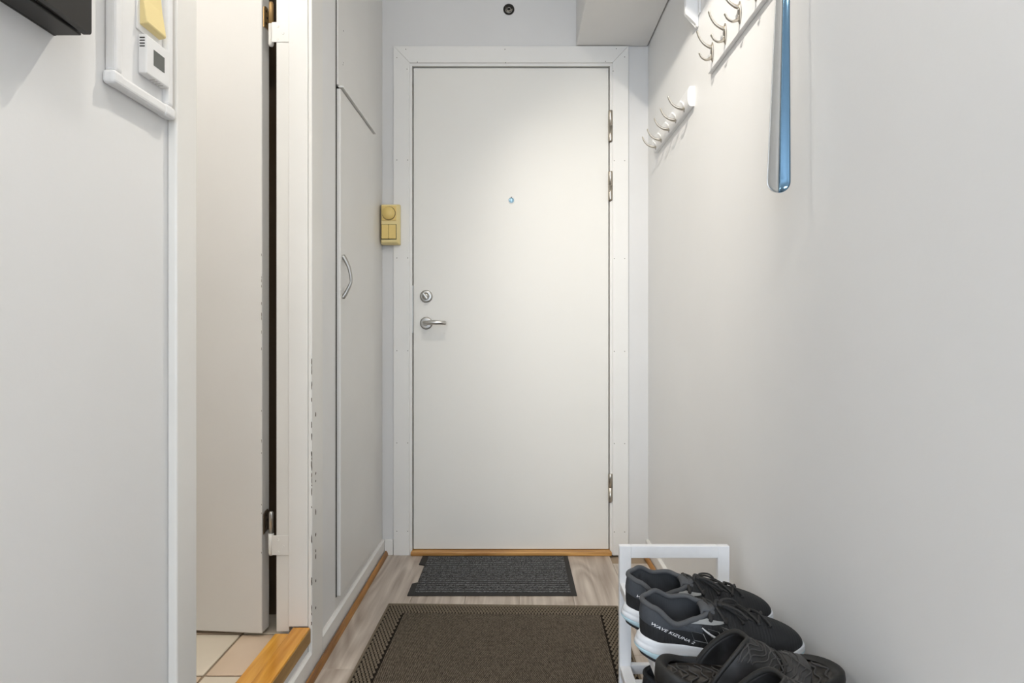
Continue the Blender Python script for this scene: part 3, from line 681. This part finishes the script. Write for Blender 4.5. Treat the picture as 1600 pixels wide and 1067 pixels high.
def upper_n(t, s, L):
    e = 1e-3
    d1 = upper_pt(t+e, s, L)-upper_pt(t-e, s, L); d2 = upper_pt(t, min(1, s+e), L)-upper_pt(t, max(0, s-e), L)
    n = d1.cross(d2)
    if n.length < 1e-12: return Vector((0, 0, 1))
    n.normalize(); return n
def make_shoe(label, loc, rotz, L=0.308, group=None, detail=True, allblack=False):
    t0 = thing('running_shoe', loc, label, 'shoe', group, rotz=rotz)
    N, S = 80, 16
    m_mesh, m_q, m_c, m_l = ('mesh', 'quarter', 'collar', 'lining') if not allblack else ('mesh', 'mesh', 'mesh', 'lining')
    foam, foamb = ('foam', 'foamb') if not allblack else ('outsole', 'outsole')
    ts = [2*PI*i/N for i in range(N)]
    # upper
    bm = BM(); rows = [[upper_pt(t, s/S, L) for t in ts] for s in range(S+1)]
    grid(bm, rows, True)
    bmesh.ops.recalc_face_normals(bm, faces=bm.faces)
    tree = BVHTree.FromBMesh(bm)
    up = obj('upper', bm, m_mesh, t0, True, local=True)
    cen = Vector((L*0.4, 0, 0.05))
    def outn(t, s):
        n = upper_n(t, s, L); p = upper_pt(t, s, L)
        return n if n.dot(p-cen) > 0 else -n
    # charcoal quarter round the heel and ankle
    bm = BM(); rows = []
    for i in range(49):
        t = -1.78+3.56*i/48; a = abs(t)/1.78
        s0 = lerp_table([(0, .46), (.4, .40), (.75, .52), (1, .86)], a)
        rows.append([upper_pt(t, s0+(1-s0)*k/8, L)+outn(t, s0+(1-s0)*k/8)*(0.0011 if 0 < k else 0.0001) for k in range(9)])
    grid(bm, rows); obj('heel_panel', bm, m_q, up, True, local=True)
    # padded collar
    bm = tube(BM(), [collar_pt(t, L)+Vector((0, 0, -0.001)) for t in ts], [(0.0052, 0.0048)]*N, 10, closed=True); obj('collar', bm, m_c, t0, True, local=True)
    # lining + insole
    bm = BM(); rows = []
    for k in range(7):
        f = k/6; row = []
        for t in ts:
            c = collar_pt(t, L); bo, u = outline(t, L, 0.80); q = Vector((0.012+0.62*bo.x, bo.y*0.92, 0.046))
            p = c.lerp(q, f); p.z = c.z+(0.046-c.z)*f
            if k == 0: p = c
            row.append(p)
        rows.append(row)
    R = grid(bm, rows, True); bm.faces.new(R[-1]); obj('lining', bm, m_l, t0, True, local=True)
    # midsole in stacked, grooved layers, outsole below
    lay = [(0.00, 0.975), (0.08, 1.00), (0.30, 1.035), (0.36, 1.022), (0.42, 1.036), (0.62, 1.028), (0.67, 1.014), (0.72, 1.022), (0.92, 1.00), (1.0, 0.985)]
    def sole_rows(f0, f1, extra=0.0):
        out_ = []
        for f, k in lay:
            if f < f0-1e-6 or f > f1+1e-6: continue
            row = []
            for t in ts:
                u0 = 0.5-0.5*math.cos(t); p, u = outline(t, L, 1+(k-1)*lerp_table([(0, 1), (.4, .8), (1, .15)], u0))
                flare = lerp_table([(0, 1.0), (.2, .6), (.5, 0), (1, 0.0)], u)
                p = Vector((L/2+(p.x-L/2)*(1+0.02*flare*(1-f)), p.y*(1+0.05*flare*(1-f)), zbot(u)+0.006+(zsole(u)-zbot(u)-0.006)*f)); row.append(p)
            out_.append(row)
        return out_
    bm = BM(); R = grid(bm, sole_rows(0.36, 1.0), True); bm.faces.new(R[0]); bm.faces.new(R[-1]); ms = obj('midsole', bm, foam, t0, True, local=True)
    bm = BM(); R = grid(bm, sole_rows(0.0, 0.36), True); bm.faces.new(R[0]); bm.faces.new(R[-1]); obj('wave_plate', bm, foamb, ms, True, local=True)
    bm = BM(); rows = []
    for f in (0, 1):
        row = []
        for t in ts:
            p, u = outline(t, L, 0.985); p.z = zbot(u)+0.0065*f; row.append(p)
        rows.append(row)
    R = grid(bm, rows, True); bm.faces.new(R[0]); bm.faces.new(R[-1]); obj('outsole', bm, 'outsole', t0, False, local=True)
    if not detail: return t0
    # tongue
    bm = BM(); rows = []
    tg = spline([(0.185, 0, 0.074), (0.160, 0, 0.085), (0.142, 0, 0.093), (0.128, 0, 0.100), (0.117, 0, 0.101), (0.113, 0, 0.095)], 16)
    for i, p in enumerate(tg):
        hw = 0.016+0.005*i/16
        rows.append([Vector((p.x, hw*math.sin(a_), p.z+0.006*(math.cos(a_)-1)*2.0)) for a_ in [-1.2+2.4*k/10 for k in range(11)]])
    grid(bm, rows); o = obj('tongue', bm, m_c, t0, True, local=True); md = o.modifiers.new('thickness', 'SOLIDIFY'); md.thickness = 0.005
    # eyestays
    for sg in (-1, 1):
        bm = BM(); rows = []
        for i in range(11):
            s = 0.84+0.12*i/10; d = lerp_table([(0.66, 0.50), (0.95, 0.95)], s)
            rows.append([upper_pt(PI+sg*(d+0.42*k/5*(0.9+0.4*(s-0.84)/0.12)), s, L)+outn(PI+sg*(d+0.1), s)*0.0016 for k in range(6)])
        grid(bm, rows); obj('eyestay', bm, 'greyprint' if not allblack else 'mesh', up, True, local=True)
    # laces
    def ey(i, sg):
        s = 0.60+0.082*i; d = lerp_table([(0.60, 0.42), (0.95, 0.98)], s); return upper_pt(PI+sg*d, s, L), outn(PI+sg*d, s)
    lc = None
    for i in range(5):
        for sg in (-1, 1):
            a_, na = ey(i, sg); b_, nb = ey(min(i+1, 4) if i < 4 else 4, -sg)
            mid = (a_+b_)/2; mid.z = max(a_.z, b_.z)+0.006+0.0015*sg
            pts = spline([a_+na*0.0005, a_+na*0.004, mid, b_+nb*0.004, b_+nb*0.0005], 16)
            o = obj('lace', tube(BM(), pts, [(0.0021, 0.0034)]*17, 8, up=(0, 0, 1)), 'lace', t0, True, local=True)
    kx = 0.150; kz = 0.099
    obj('lace_knot', tube(BM(), spline([(kx-0.006, -0.006, kz-0.002), (kx-0.003, 0.004, kz+0.004), (kx+0.004, 0.005, kz+0.002), (kx+0.005, -0.005, kz+0.001), (kx-0.002, -0.006, kz+0.003)], 14), 0.0034, 8), 'lace', t0, True, local=True)
    for sg in (-1, 1):
        loop = spline([(kx, 0, kz), (kx+0.012, sg*0.012, kz+0.004), (kx+0.032, sg*0.024, kz-0.001), (kx+0.044, sg*0.031, kz-0.012), (kx+0.034, sg*0.020, kz-0.012), (kx+0.014, sg*0.007, kz-0.003), (kx, 0, kz)], 26)
        obj('lace_loop', tube(BM(), loop, [(0.0019, 0.0030)]*27, 8, up=(0, 0, 1)), 'lace', t0, True, local=True)
        a_ = 0.016 if sg < 0 else 0.030
        end = spline([(kx, 0, kz), (kx+0.022, sg*a_*0.6, kz-0.002), (kx+0.046, sg*a_, kz-0.014), (kx+0.064, sg*a_*1.1, kz-0.024), (kx+0.074, sg*a_*1.2, kz-0.028)], 20)
        obj('lace_end', tube(BM(), end, [(0.0018, 0.0028)]*21, 8, up=(0, 0, 1)), 'lace', t0, True, local=True)
    # projected side graphics on the camera side (-y)
    def proj(x, z, off=0.0012):
        h = tree.ray_cast(Vector((x, -0.2, z)), Vector((0, 1, 0)))
        if h[0] is None: return None
        return h[0]+Vector((0, -off, 0))
    def patch(nm, quad, mat, off):
        bm = BM(); rows = []; a_, b_, c_, d_ = [Vector((q[0], 0, q[1])) for q in quad]
        for i in range(7):
            row = []
            for k in range(7):
                p = a_.lerp(b_, k/6).lerp(d_.lerp(c_, k/6), i/6); q = proj(p.x, p.z, off)
                if q is None: bm.free(); return
                row.append(q)
            rows.append(row)
        grid(bm, rows); obj(nm, bm, mat, up, True, local=True)
    for x, z, w_, h_ in ((0.098, 0.047, 0.023, 0.016), (0.128, 0.056, 0.020, 0.013), (0.153, 0.063, 0.016, 0.010)):
        q = [(x, z), (x+w_, z-0.004), (x+w_-0.008, z+h_-0.004), (x-0.006, z+h_)]
        qo = [(x-0.0002, z-0.0016), (x+w_+0.0022, z-0.0056), (x+w_-0.0060, z+h_-0.0030), (x+w_-0.0085, z+h_-0.0030)]
        patch('stripe_outline', [(q[0][0], q[0][1]-0.0016), (q[1][0]+0.0018, q[1][1]-0.0018), (q[2][0]+0.0018, q[2][1]), (q[3][0], q[3][1])], 'greyprint', 0.0014)
        patch('stripe', q, 'blackprint', 0.0019)
    sw_ = spline([(0.112, 0, 0.0700), (0.124, 0, 0.061), (0.142, 0, 0.0515), (0.158, 0, 0.0465), (0.178, 0, 0.0460)], 14)
    pts = [proj(p.x, p.z, 0.0016) for p in sw_]
    if all(p is not None for p in pts): obj('accent_stroke', tube(BM(), pts, [(0.0012, 0.0010+0.0012*math.sin(PI*i/14)) for i in range(15)], 8, up=(0, 1, 0)), 'whiteprint', up, True, local=True)
    # lettering
    cu = bpy.data.curves.new('lettering', 'FONT'); cu.body = 'WAVE KIZUNA 2'; cu.size = 0.0072; cu.shear = 0.35; cu.offset = 0.00010; cu.space_character = 1.05
    to = bpy.data.objects.new('lettering_source', cu); me = bpy.data.meshes.new_from_object(to); bpy.data.objects.remove(to)
    bm = BM(); bm.from_mesh(me); bpy.data.meshes.remove(me)
    wmax = max(v_.co.x for v_ in bm.verts); k = 0.086/wmax; sl = math.radians(-22)
    ok = True
    for v_ in bm.verts:
        lx, lz = v_.co.x*k, v_.co.y; x = 0.018+lx*math.cos(sl)-lz*math.sin(sl); z = 0.0712+lx*math.sin(sl)+lz*math.cos(sl)
        p = proj(x, z, 0.0031)
        if p is None: ok = False; break
        v_.co = p
    if ok: obj('lettering', bm, 'whiteprint', up, False, local=True)
    else: bm.free()
    return t0
SZ = 0.3185
make_shoe('black running shoe with white sole beside the end frame of the rack', (0.228, 1.243, SZ), math.radians(-2), 0.306, 'running shoes on the rack')
make_shoe('black running shoe with white sole between its pair and the slide sandals', (0.233, 1.128, SZ), math.radians(-4), 0.306, 'running shoes on the rack')
make_shoe('all-black shoe on the lower tier of the rack', (0.262, 1.235, 0.114), math.radians(-3), 0.285, None, True, True)

# ---- slide sandals
WS = [(0, .036), (.15, .0415), (.30, .0420), (.45, .0430), (.60, .0490), (.75, .0530), (.88, .0510), (1, .0440)]
def make_slide(label, loc, rotz, L=0.305):
    t0 = thing('slide_sandal', loc, label, 'sandal', 'slide sandals on the rack', rotz=rotz)
    N = 72; ts = [2*PI*i/N for i in range(N)]
    def rise(u): return lerp_table([(0, .004), (.15, 0), (.62, .0), (1, .030)], u)
    def top(u): return lerp_table([(0, .056), (.2, .047), (.5, .042), (.75, .038), (1, .030)], u)
    rows = []
    for f, k in ((0, .95), (.05, .985), (.45, 1.02), (.5, 1.008), (.55, 1.022), (.92, 1.012), (1.0, .985), (1.0, .945), (.93, .915), (.82, .88)):
        row = []
        for t in ts:
            p, u = outline(t, L, k, WS); p.z = rise(u)+top(u)*f; row.append(p)
        rows.append(row)
    bm = BM(); R = grid(bm, rows, True); bm.faces.new(R[0]); sole = obj('sole', bm, 'slides', t0, True, local=True)
    bm = BM(); rows = []
    for k in (0.885, 0.7, 0.5, 0.3, 0.12):
        row = []
        for t in ts:
            p, u = outline(t, L, k, WS); ux_ = max(0, min(1, p.x/L)); p.z = rise(ux_)+top(ux_)*(0.82 if k > 0.8 else 0.80-0.05*(1-k)); row.append(p)
        rows.append(row)
    R = grid(bm, rows, True); bm.faces.new(R[-1]); obj('footbed', bm, 'footbed', t0, True, local=True)
    bm = BM()
    for i in range(17):
        x0 = 0.022+0.0165*i; pts = []
        for k in range(25):
            v_ = -0.80+1.6*k/24; x = x0+0.010*math.cos(v_*2.2)+0.0045*math.sin(v_*7+i*1.3); u = min(0.97, max(0.03, x/L)); hw = halfw(u, WS)*0.84
            pts.append((x, v_*hw+0.0036*math.sin(PI*u), rise(u)+top(u)*0.79+0.0016))
        tube(bm, pts, [(0.0013, 0.0017)]*25, 6, up=(0, 0, 1))
    tag(obj('footbed_ridges', bm, 'ridge', t0, True, local=True), kind='stuff')
    # strap in two bands over the instep
    def sp(x, a_, dz=0.0):
        """a_ -1..1 across"""
        u = x/L; hw = halfw(u, WS)*1.01-0.001; h = lerp_table([(.16, .090), (.44, .088), (.58, .068), (.71, .043), (.82, .030), (.9, .026)], u)
        ang = a_*PI/2
        zb_ = rise(u)+top(u)*0.55
        return Vector((x, (hw+dz)*math.copysign(abs(math.sin(ang))**0.75, ang)+0.0036*math.sin(PI*u), zb_+(h+dz-top(u)*0.55+0.022)*max(0, math.cos(ang))**0.75))
    def band(nm, xr, xf, mat):
        bm = BM(); outer, inner = [], []
        for i in range(15):
            row, row2 = [], []
            for k in range(25):
                a_ = -1+2*k/24; x = xr(a_)+(xf(a_)-xr(a_))*i/14
                row.append(sp(x, a_, 0.0)); row2.append(sp(x, a_, -0.0065))
            outer.append(row); inner.append(row2)
        A_ = grid(bm, outer); B_ = grid(bm, inner)
        for k in range(24):
            bm.faces.new((A_[0][k], A_[0][k+1], B_[0][k+1], B_[0][k])); bm.faces.new((A_[-1][k], A_[-1][k+1], B_[-1][k+1], B_[-1][k]))
        return obj(nm, bm, mat, t0, True, local=True)
    xr = lambda a_: 0.150-0.078*abs(a_)**1.4
    xm = lambda a_: 0.200-0.030*abs(a_)**2
    xf = lambda a_: 0.248-0.034*abs(a_)**2
    b1 = band('rear_strap', xr, xm, 'slide'); band('front_strap', lambda a_: xm(a_)+0.005, xf, 'slide')
    bm = BM()
    for i in range(13):
        f = (i+0.8)/14; pts = []
        for k in range(41):
            a_ = -0.62+1.24*k/40; x = xr(a_)+(xf(a_)-xr(a_))*f+0.0050*math.sin(a_*9+i*0.9)+0.003*math.sin(a_*17+i*2.1)
            pts.append(sp(x, a_, 0.0004))
        tube(bm, pts, [(0.0011, 0.0013)]*41, 6)
    tag(obj('strap_ridges', bm, 'ridge', t0, True, local=True), kind='stuff')
    obj('strap_rim', tube(BM(), [sp(xr(a_), a_, -0.002) for a_ in [-1+2*k/40 for k in range(41)]], [(0.0048, 0.0040)]*41, 8), 'slides', b1, True, local=True)
    obj('strap_rim', tube(BM(), [sp(xm(a_)+0.004, a_, 0.0005) for a_ in [-0.9+1.8*k/40 for k in range(41)]], [(0.0030, 0.0030)]*41, 8), 'slides', b1, True, local=True)
    return t0
make_slide('worn black rubber slide sandal next to the running shoes', (0.236, 0.992, SZ), math.radians(-3), 0.303)
make_slide('worn black rubber slide sandal at the free end of the rack', (0.246, 0.877, SZ), math.radians(-3), 0.303)

# ================================================================== CEILING LAMPS
cl = thing('ceiling_lamp', (-0.06, 1.13, ZC), 'white ceiling spotlight bar with three bulbs above the hallway', 'ceiling lamp')
box('bar', -0.085, -0.035, 0.82, 1.44, ZC-0.025, ZC-0.0005, 'white', cl, 0.004)
for y, aim, watt, cone in SPOTS:
    s = obj('spot_shade', lathe(BM(), [(0.012, 0), (0.030, 0.002), (0.033, 0.028), (0.031, 0.028), (0.028, 0.006), (0, 0.004)], (-0.06, y, ZC-0.025), (0, 0, -1), 24), 'white', cl, True)
    obj('bulb', lathe(BM(), [(0, 0.004), (0.016, 0.006), (0.022, 0.018), (0.018, 0.030), (0, 0.036)], (-0.06, y, ZC-0.025), (0, 0, -1), 20), 'bulb', s, True)
    ld = bpy.data.lights.new('bulb_light', 'SPOT'); ld.energy = watt; ld.color = LAMP_COL; ld.shadow_soft_size = 0.016; ld.spot_size = math.radians(cone); ld.spot_blend = 0.9
    lo = bpy.data.objects.new('bulb_light', ld); COL.objects.link(lo); lo.parent = cl; lo.location = (0, y-1.13, -0.088)
    lo.rotation_euler = (Vector(aim)-Vector((-0.06, y, ZC-0.088))).to_track_quat('-Z', 'Y').to_euler()
gl = thing('ceiling_lamp', (0.0, 0.15, ZC), 'unseen round white globe lamp added on the hallway ceiling as fill', 'ceiling lamp')
obj('base', lathe(BM(), [(0, 0.0005), (0.10, 0.0005), (0.10, 0.02), (0, 0.02)], (0.0, 0.15, ZC), (0, 0, -1), 32), 'white', gl, True)
obj('globe', lathe(BM(), [(0.09, 0.02), (0.10, 0.04), (0.085, 0.07), (0.045, 0.085), (0, 0.09)], (0.0, 0.15, ZC), (0, 0, -1), 32), 'bulb', gl, True)
ld = bpy.data.lights.new('fill_light', 'POINT'); ld.energy = FILL_W; ld.color = (1.0, 0.96, 0.90); ld.shadow_soft_size = 0.09  # added fill light that brightens the near side walls
lo = bpy.data.objects.new('fill_light', ld); COL.objects.link(lo); lo.parent = gl; lo.location = (0, 0, -0.20)
bl = thing('ceiling_lamp', (-1.0, 0.80, ZC), 'unseen round white ceiling lamp added in the bathroom as fill', 'ceiling lamp')
obj('base', lathe(BM(), [(0, 0.0005), (0.12, 0.0005), (0.12, 0.02), (0, 0.02)], (-1.0, 0.80, ZC), (0, 0, -1), 32), 'white', bl, True)
obj('globe', lathe(BM(), [(0.11, 0.02), (0.12, 0.04), (0.10, 0.07), (0.05, 0.09), (0, 0.095)], (-1.0, 0.80, ZC), (0, 0, -1), 32), 'bulb', bl, True)
ld = bpy.data.lights.new('fill_light', 'POINT'); ld.energy = 5; ld.color = (1, 0.97, 0.93); ld.shadow_soft_size = 0.08  # added fill light that brightens the open bathroom door
lo = bpy.data.objects.new('fill_light', ld); COL.objects.link(lo); lo.parent = bl; lo.location = (0, 0, -0.20)
